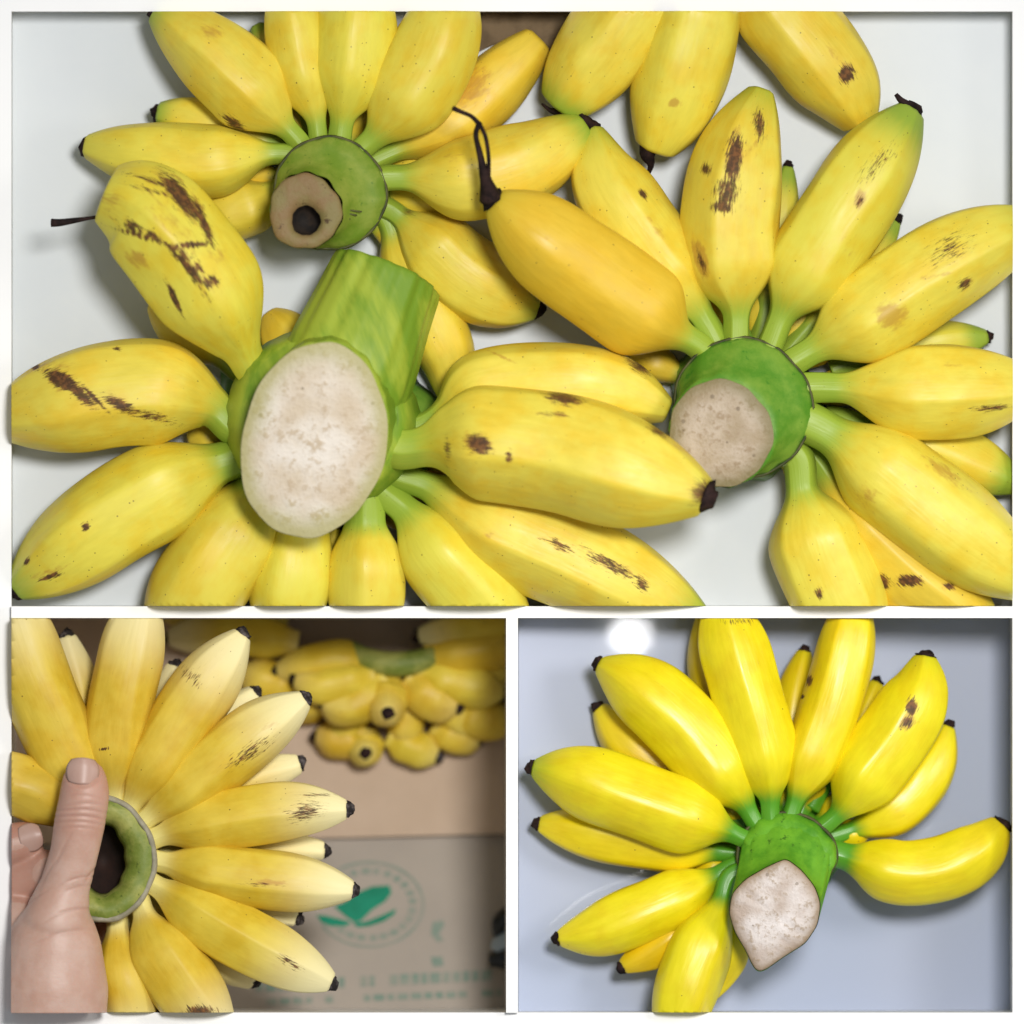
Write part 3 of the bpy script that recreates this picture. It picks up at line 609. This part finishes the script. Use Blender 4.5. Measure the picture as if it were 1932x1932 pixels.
tube('crown', [(655, 1222, 90+ZB), (690, 1244, 108+ZB), (745, 1255, 118+ZB), (805, 1244, 112+ZB), (842, 1216, 96+ZB)], [15, 22, 25, 22, 15], 'crownE', F_, 2, na=16, n=30)

E = thing('banana_bunch', 'pale yellow banana bunch held by a hand through its ring-shaped crown', 'bananas', W(195, 1622, 0))
def bE(pts, R, z, **k):
    k.setdefault('nk', 36); k.setdefault('rn', 20); k.setdefault('gn', .75); k.setdefault('gt', 0); k.setdefault('pale', 1.0)
    k.setdefault('tip', 'stubgrey'); k.setdefault('sw', 115); k.setdefault('facet', .42); k.setdefault('spots', .08); k.setdefault('tl', 150); k.setdefault('rt', 17); k.setdefault('tiplen', 12)
    k['inn'] = 10
    return banana(E, 2, 'ban2', pts, R, z, **k)
UP = (95, 105, 110); LO = (30, 20, 15)
bE([(190, 1540), (130, 1432), (80, 1325), (38, 1215), (0, 1090)], 70, UP, pale=.9)
bE([(165, 1580), (90, 1505), (15, 1474), (-90, 1450)], 60, UP, pale=.9)
bE([(195, 1500), (155, 1330), (122, 1200)], 42, (20, 10, 10))
bE([(215, 1530), (216, 1455), (222, 1350), (243, 1240), (272, 1110)], 63, UP, marks=[(197, 1413, 10, 3, -10, 1, 'b')])
bE([(232, 1545), (268, 1478), (325, 1385), (392, 1285), (458, 1196)], 63, UP, marks=[(360, 1275, 30, 14, 45, .5, 'b')])
bE([(258, 1560), (312, 1515), (400, 1445), (490, 1375), (576, 1318)], 60, UP, marks=[(470, 1420, 60, 16, -35, .55, 'b'), (510, 1370, 30, 20, -35, .4, 't')])
bE([(275, 1588), (342, 1563), (450, 1541), (560, 1527), (655, 1527)], 57, UP, marks=[(575, 1532, 40, 20, -10, .65, 'b'), (590, 1500, 40, 4, 0, .6, 'b')])
bE([(280, 1622), (380, 1640), (480, 1656), (580, 1667), (667, 1680)], 56, UP, marks=[(510, 1665, 50, 8, 5, .75, 't'), (490, 1668, 40, 6, 5, .5, 'b')])
bE([(272, 1660), (342, 1702), (440, 1762), (540, 1815), (626, 1856)], 60, UP, marks=[(545, 1815, 30, 10, 30, .6, 'b')])
bE([(258, 1692), (285, 1765), (345, 1860), (430, 1975)], 68, UP, marks=[(378, 1908, 30, 12, 0, .9, 'b')])
bE([(218, 1720), (225, 1800), (246, 1900), (262, 1990)], 54, (90, 95, 90))
bE([(225, 1535), (292, 1372), (330, 1256)], 34, LO)
bE([(245, 1560), (320, 1460), (410, 1370), (482, 1307)], 42, LO)
bE([(265, 1580), (370, 1522), (480, 1467), (566, 1441)], 42, LO)
bE([(280, 1606), (390, 1600), (510, 1598), (612, 1606)], 36, LO)
bE([(280, 1645), (390, 1682), (480, 1709), (560, 1733)], 38, LO)
bE([(265, 1690), (330, 1755), (410, 1815), (480, 1853)], 40, LO)
bE([(235, 1715), (262, 1800), (300, 1900), (330, 1990)], 44, LO)
bE([(205, 1520), (190, 1400), (180, 1300)], 40, LO)
ring = [(194, 1622, 20, 60, 84, 0, 0, 0), (194, 1622, 60, 84, 106, 0, 0, 0), (194, 1622, 110, 97, 117, 0, 0, 0), (194, 1622, 128, 98, 118, 0, 0, 0), (194, 1622, 134, 92, 112, 0, 0, 0),
        (194, 1622, 140, 80, 100, 0, 0, 0), (194, 1622, 138, 66, 90, 0, 0, 0), (192, 1622, 128, 50, 74, 0, 0, 0), (192, 1622, 70, 42, 66, 0, 0, 0), (194, 1622, 20, 40, 64, 0, 0, 0), (194, 1622, 20, 60, 84, 0, 0, 0)]
loftobj('hollow', [(194, 1622, 30, 58, 80, 0, 0, 0), (194, 1622, 34, 50, 72, 0, 0, 0), (194, 1622, 12, 20, 40, 0, 0, 0)], 'ringshade', E, 2, wob=.012)  # dark disc added in the ring, painted like the shaded fingers behind it
cr = loftobj('crown', ring, 'crownE', E, 2, wob=.014, cap0=False, cap1=False)
loftobj('rim', [(194, 1622, 118, 99, 119, 0, 0, 0), (194, 1622, 129, 101, 121, 0, 0, 0), (194, 1622, 138, 95, 115, 0, 0, 0), (194, 1622, 133, 89, 109, 0, 0, 0), (194, 1622, 118, 99, 119, 0, 0, 0)], 'rimgrey', cr, 2, wob=.014, cap0=False, cap1=False)

# hand
def chain(pts, radii, flat=1.0, n=26, na=24):
    C, u = spline(pts, n); r = np.interp(u/u[-1], np.linspace(0, 1, len(radii)), radii)
    # rounded ends
    e = np.minimum(u, u[-1]-u); r = np.minimum(r, np.sqrt(np.maximum(r*r-(np.maximum(r-e, 0))**2, 0.5)))
    V, F, _ = sweep(C, r, na)
    if flat != 1.0:
        c = np.vstack([np.repeat(C, na, axis=0), C[0], C[-1]]); V[:, 2] = c[:, 2]+(V[:, 2]-c[:, 2])*flat
    return V, F
pieces = [
    chain([(158, 1428, 205), (160, 1462, 212), (160, 1500, 216), (152, 1545, 212), (140, 1610, 205), (118, 1690, 195), (95, 1790, 185)], [34, 47, 49, 46, 48, 64, 90], 0.80, 40),   # thumb
    chain([(120, 1680, 180), (105, 1770, 178), (98, 1860, 170), (92, 1960, 165), (90, 2040, 160)], [54, 88, 108, 108, 104], 0.72),                                     # ball of the thumb
    chain([(60, 1690, 120), (20, 1800, 110), (0, 1900, 110), (0, 2040, 110)], [70, 110, 120, 115], 0.75),                                                                  # palm
    chain([(-70, 1760, 90), (-80, 1670, 95), (-40, 1610, 105), (30, 1592, 112), (84, 1582, 112)], [46, 46, 45, 42, 36], 1.0),                                              # index finger
    chain([(-60, 1720, 60), (10, 1680, 85), (80, 1650, 110), (125, 1640, 150)], [50, 50, 46, 40]),
    chain([(-30, 1800, 60), (20, 1720, 0), (90, 1660, -40), (165, 1600, -40), (205, 1560, -30)], [42, 40, 38, 34, 28]),                                                     # middle finger
    chain([(10, 1840, 60), (70, 1780, -10), (140, 1710, -50), (205, 1660, -45), (235, 1635, -30)], [40, 38, 36, 32, 27]),                                                  # ring finger
    chain([(40, 1880, 60), (110, 1830, 0), (165, 1770, -45), (205, 1725, -45), (225, 1700, -35)], [36, 34, 31, 28, 24]),                                                   # little finger
]
bmh = bmesh.new()
for V, F in pieces:
    vs = [bmh.verts.new(v) for v in px2w(V)]
    for f in F: bmh.faces.new([vs[i] for i in f])
bmesh.ops.recalc_face_normals(bmh, faces=bmh.faces)
mh = bpy.data.meshes.new('hand'); bmh.to_mesh(mh); bmh.free()
tmp = bpy.data.objects.new('hand_build', mh); COL.objects.link(tmp)
rm = tmp.modifiers.new('r', 'REMESH'); rm.mode = 'VOXEL'; rm.voxel_size = 2.8*S; rm.use_smooth_shade = True
sm = tmp.modifiers.new('s', 'SMOOTH'); sm.iterations = 30; sm.factor = 0.6
bpy.context.view_layer.update()
me = bpy.data.meshes.new_from_object(tmp.evaluated_get(bpy.context.evaluated_depsgraph_get()))
bpy.data.objects.remove(tmp)
nv = len(me.vertices); co = np.empty(nv*3); me.vertices.foreach_get('co', co); co = co.reshape(-1, 3)
pxx = co[:, 0]/S+966; pyy = 966-co[:, 1]/S; pzz = co[:, 2]/S
nrm = np.empty(nv*3); me.vertices.foreach_get('normal', nrm); nrm = nrm.reshape(-1, 3)
crease = np.zeros(nv)
top = (pzz > 150)
for (x0, y0, ln, ang, cur, dep) in ((152, 1526, 62, 2, 8, 3.0), (150, 1538, 66, 3, 9, 3.6), (148, 1549, 60, 3, 7, 2.6), (158, 1515, 50, -2, 6, 2.0), (160, 1500, 34, 4, 5, 1.2), (150, 1560, 50, 2, 6, 1.4), (150, 1655, 55, -12, 14, 2.4), (148, 1672, 50, -14, 14, 1.6), (140, 1715, 70, -10, 20, 2.4), (172, 1648, 30, -50, 4, 2.4), (120, 1600, 60, -62, 6, 1.4), (95, 1640, 60, -58, 8, 1.6), (110, 1760, 80, -16, 16, 1.3), (60, 1700, 60, -40, 10, 1.6)):
    ca, sa = math.cos(math.radians(ang)), math.sin(math.radians(ang))
    a = (pxx-x0)*ca+(pyy-y0)*sa; b = -(pxx-x0)*sa+(pyy-y0)*ca-cur*(a/ln)**2
    g = np.exp(-(b/2.6)**2)*np.clip(1.2-np.abs(a)/ln*1.2, 0, 1)*top
    crease = np.maximum(crease, np.clip(g*dep/3.4, 0, 1)); co -= nrm*(g*dep*0.65*S)[:, None]
# nail bed pressed into the thumb
dn = ((pxx-157)/36)**2+((pyy-1455)/32)**2
co -= nrm*(np.clip(1-dn, 0, 1)**0.5*3.0*top*S)[:, None]
me.vertices.foreach_set('co', co.ravel())
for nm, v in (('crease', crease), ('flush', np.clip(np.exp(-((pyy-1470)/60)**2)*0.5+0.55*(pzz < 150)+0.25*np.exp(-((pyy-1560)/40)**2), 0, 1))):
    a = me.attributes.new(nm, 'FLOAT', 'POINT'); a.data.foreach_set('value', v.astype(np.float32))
me.update(); crop(me, 2); me.materials.clear()
hand = link('person_hand', me, 'skin')
hand.data.polygons.foreach_set('use_smooth', [True]*len(hand.data.polygons))
tag(hand, 'bare hand with upright thumb gripping the pale bunch by its crown', 'hand')
def nail(cx, cy, zc, rx, ry, rot, crown_h, tiltx, tilty):
    V = []; F = []; n = 14
    ca, sa = math.cos(math.radians(rot)), math.sin(math.radians(rot))
    for i in range(n+1):
        for j in range(n+1):
            a = -1+2*i/n; b = -1+2*j/n
            k = 1-0.16*b*b*(1 if b > 0 else 1.6)-0.05*a*a
            x = a*rx*(1-0.18*b*b if b > 0 else 1-0.30*b*b); y = b*ry*(1-0.16*a*a)
            V.append((cx+x*ca-y*sa, cy+x*sa+y*ca, zc-crown_h*a*a-3.0*max(0, -b-0.5)+x*tiltx+y*tilty))
    for i in range(n):
        for j in range(n):
            q = i*(n+1)+j; F.append((q, q+1, q+n+2, q+n+1))
    me = fixn(mesh(px2w(np.array(V)), F)); crop(me, 2)
    o = link('fingernail', me, 'nail', hand)
    m = o.modifiers.new('t', 'SOLIDIFY'); m.thickness = 2.2*S; m.offset = 0
    return o
nail(157, 1454, 247.5, 31, 25, 3, 12, 0.0, 0.12)
nail(58, 1580, 151, 27, 22, 75, 9, 0.0, 0.0)

# ------------------------------------------------------------------ lower right bay: bunch on glossy table
G = thing('banana_bunch', 'bright yellow banana bunch with vivid green crown and teardrop cut stump on glossy table', 'bananas', W(1490, 1600, floor3(1490)))
def bG(pts, R, z, **k):
    k.setdefault('nk', 46); k.setdefault('rn', 17); k.setdefault('gt', .30); k.setdefault('gn', 1.25); k.setdefault('rt', 13); k.setdefault('tl', 150); k.setdefault('sw', 110)
    k.setdefault('spots', .03); k.setdefault('tiplen', 12); k.setdefault('facet', .42)
    return banana(G, 3, 'ban3', pts, R, z, **k)
TOP = (60, 45, 20); MID = (20, -15, -40)
bG([(1418, 1588), (1358, 1562), (1272, 1532), (1172, 1497), (1085, 1468), (1003, 1448)], 72, (65, 55, 25), gt=.6)
bG([(1432, 1560), (1396, 1502), (1332, 1415), (1255, 1335), (1188, 1285), (1128, 1252)], 73, (60, 45, 15))
bG([(1420, 1560), (1290, 1470), (1190, 1405), (1128, 1335)], 56, (0, -50, -60), warm=.35)
bG([(1457, 1555), (1452, 1500), (1438, 1420), (1408, 1310), (1378, 1200), (1355, 1110)], 68, (65, 55, 40), marks=[(1398, 1172, 40, 8, 0, .5, 'b')])
bG([(1430, 1490), (1372, 1370), (1338, 1260), (1332, 1150)], 42, (0, -50, -60), warm=.5)
bG([(1490, 1500), (1498, 1350), (1520, 1228)], 42, (-10, -60, -70), warm=.3)
bG([(1490, 1552), (1506, 1502), (1540, 1415), (1578, 1305), (1602, 1205), (1618, 1110)], 57, (60, 50, 35), marks=[(1528, 1285, 6, 12, 15, 1, 'b'), (1515, 1315, 5, 5, 0, .9, 'b')])
bG([(1545, 1500), (1612, 1390), (1658, 1288)], 36, (-10, -60, -70), warm=.2)
bG([(1548, 1565), (1588, 1530), (1635, 1465), (1697, 1380), (1738, 1300), (1748, 1238)], 70, (55, 45, 30), rt=20, marks=[(1720, 1335, 10, 17, 5, 1.3, 'b'), (1712, 1362, 12, 13, 20, 1.0, 'b'), (1712, 1360, 22, 26, 20, .8, 't')])
bG([(1572, 1580), (1640, 1556), (1710, 1512), (1765, 1440), (1792, 1370)], 52, (0, -30, -40), warm=.1)
bG([(1570, 1610), (1628, 1626), (1705, 1646), (1782, 1637), (1848, 1602), (1893, 1556)], 61, (20, 5, 0), nk=35, rn=25, sw=95, rt=22, tl=125, gt=.1, warm=.15)
bG([(1395, 1612), (1330, 1606), (1230, 1592), (1120, 1575), (1015, 1555)], 53, (10, -20, -30), warm=.4)
bG([(1388, 1632), (1348, 1655), (1285, 1690), (1205, 1724), (1125, 1756), (1052, 1772)], 58, (30, 15, 0), gt=.15)
bG([(1355, 1690), (1262, 1772), (1174, 1827)], 47, (-5, -15, -10), warm=.7)
bG([(1376, 1655), (1357, 1712), (1318, 1800), (1284, 1900), (1262, 1990)], 62, (50, 50, 45), gt=.2, sw=140)
bG([(1395, 1690), (1372, 1790), (1330, 1890)], 48, (10, 5, 10), warm=.35, tip=None)
cr = loftobj('crown', [(1475, 1610, -60, 70, 60, 0, 0, 0), (1482, 1612, 0, 92, 76, 0, 0, 0), (1484, 1612, 50, 94, 78, 0, 0, 0), (1485, 1612, 66, 90, 74, 0, 0, 0), (1486, 1622, 85, 84, 70, 0, 0, 0),
               (1484, 1640, 92, 60, 50, 0, 0, 0)], 'crownG', G, 3, wob=.03)
# teardrop cut face
pts = [(1483, 1618), (1512, 1640), (1538, 1672), (1549, 1705), (1543, 1745), (1520, 1780), (1478, 1806), (1445, 1830), (1430, 1836), (1420, 1824), (1406, 1793), (1386, 1760), (1374, 1722), (1380, 1685), (1405, 1658), (1445, 1635)]
P = np.array(pts, float); nseg = 96
Pc = np.vstack([P, P[:1]]); dd = np.concatenate([[0], np.cumsum(np.linalg.norm(np.diff(Pc, axis=0), axis=1))])
out = np.stack([np.interp(np.linspace(0, dd[-1], nseg, endpoint=False), dd, Pc[:, k]) for k in (0, 1)], -1)
for _ in range(3): out = 0.25*np.roll(out, 1, 0)+0.5*out+0.25*np.roll(out, -1, 0)
c0 = np.array([1458.0, 1722.0]); Vv = []; lev = [(0.985, -3), (0.985, 0), (0.985, 4), (0.95, 6), (0.88, 8), (0.74, 10), (0.55, 11), (0.33, 12), (0.1, 12)]
for f, h in lev:
    q = c0+(out-c0)*f; zz = 150+h-(q[:, 1]-1722)*0.08+1.6*np.sin(q[:, 0]*0.13)*np.sin(q[:, 1]*0.17)*(f < .95)
    Vv.append(np.column_stack([q, zz]))
eg_ = np.repeat(np.array([1.2, 1.2, 1.1, .9, .6, .3, .1, 0, 0], np.float32), nseg)
n_ = len(Vv); Vv = np.vstack(Vv); Ff = [(i*nseg+j, (i+1)*nseg+j, (i+1)*nseg+(j+1) % nseg, i*nseg+(j+1) % nseg) for i in range(n_-1) for j in range(nseg)]
Ff += [tuple(range(nseg)), tuple(reversed(range((n_-1)*nseg, n_*nseg)))]
mg_ = mesh(px2w(Vv), Ff); mg_.attributes.new('edge', 'FLOAT', 'POINT').data.foreach_set('value', eg_)
link('cut_face', fixn(mg_), 'pithG', cr)
th_ = np.radians(-90+360*np.arange(nseg)/nseg); circ = np.stack([1486+np.cos(th_)*88, 1616+np.sin(th_)*72], -1)
Sv = []
for f in (0, .12, .28, .45, .62, .8, .93, 1.0):
    g = f*f*(3-2*f); q = circ*(1-g)+(c0+(out-c0)*1.0)*g
    q = q+(q-np.array([1480.0, 1650.0]))*(0.022*np.sin(th_*13)+0.014*np.sin(th_*29+1))[:, None]*(1-f)
    Sv.append(np.column_stack([q, np.full(nseg, 62+90*f**1.2)-(q[:, 1]-1722)*0.08*f]))
ns_ = len(Sv); Sv = np.vstack(Sv)
link('stump', fixn(mesh(px2w(Sv), [(i*nseg+j, (i+1)*nseg+j, (i+1)*nseg+(j+1) % nseg, i*nseg+(j+1) % nseg) for i in range(ns_-1) for j in range(nseg)])), 'crownG', cr)
loftobj('rim', [(1484, 1612, 44, 95, 79, 0, 0, 0), (1484, 1612, 54, 97, 81, 0, 0, 0), (1484, 1612, 62, 93, 77, 0, 0, 0), (1484, 1612, 48, 90, 74, 0, 0, 0)], 'rim', cr, 3, wob=.012, cap0=False, cap1=False)

loftobj('gap_skirt', [(622, 362, 12, 112, 112, 0, 0, 0), (622, 362, 60, 108, 108, 0, 0, 0), (622, 365, 110, 96, 96, 0, 0, 0)], 'crownA', A, 1, wob=0.05)  # skirts added under the crowns so the gaps between necks turn dark
loftobj('gap_skirt', [(612, 800, 12, 230, 200, 12, 0, 0), (612, 800, 50, 215, 190, 12, 0, 0), (612, 800, 100, 170, 150, 12, 0, 0)], 'crownC', B, 1, wob=0.05)
loftobj('gap_skirt', [(1402, 766, 12, 146, 146, 0, 0, 0), (1402, 766, 60, 140, 140, 0, 0, 0), (1400, 770, 110, 118, 118, 0, 0, 0)], 'crownC', Cc, 1, wob=0.05)
loftobj('gap_skirt', [(1480, 1608, -75, 112, 92, 0, 0, 0), (1480, 1608, -30, 106, 86, 0, 0, 0), (1484, 1612, 10, 88, 72, 0, 0, 0)], 'crownG', G, 3, wob=0.05)
G.location.z += 32*S

def gap_fillers(root, bay, mat, cx, cy, rad, angles, zc, length=128, R=37, zf=None):  # short filler fruits added to darken the gaps around a crown
    for a in angles:
        a += RNG.uniform(-4, 4); c, d = math.cos(math.radians(a)), math.sin(math.radians(a)); l = length*RNG.uniform(.85, 1.1)
        p = [(cx+c*rad*.55, cy+d*rad*.55), (cx+c*(rad+.35*l), cy+d*(rad+.35*l)), (cx+c*(rad+.7*l), cy+d*(rad+.7*l)), (cx+c*(rad+l), cy+d*(rad+l))]
        banana(root, bay, mat, p, R, (zc+8, zc, zc-4), nk=rad*.45+12, rn=17, sw=60, tl=60, gt=0, warm=.5, tip=None, inn=0, n=40, na=24)
gap_fillers(A, 1, 'ban1', 622, 365, 100, (-165, -140, -112, -90, -68, -44, -20, 8, 30, 168), 48)
gap_fillers(B, 1, 'ban1', 610, 795, 170, (-172, 172, 150, 125, 108, 88, 70, 52, 35, 18), 50, 95, 40)
gap_fillers(Cc, 1, 'ban1', 1400, 770, 125, (-152, -122, -100, -78, -56, -36, -14, 8, 28, 50), 48)
gap_fillers(G, 3, 'ban3', 1484, 1612, 86, (-160, -138, -112, -88, -66, -44, -20, 168), -36, 90, 34)
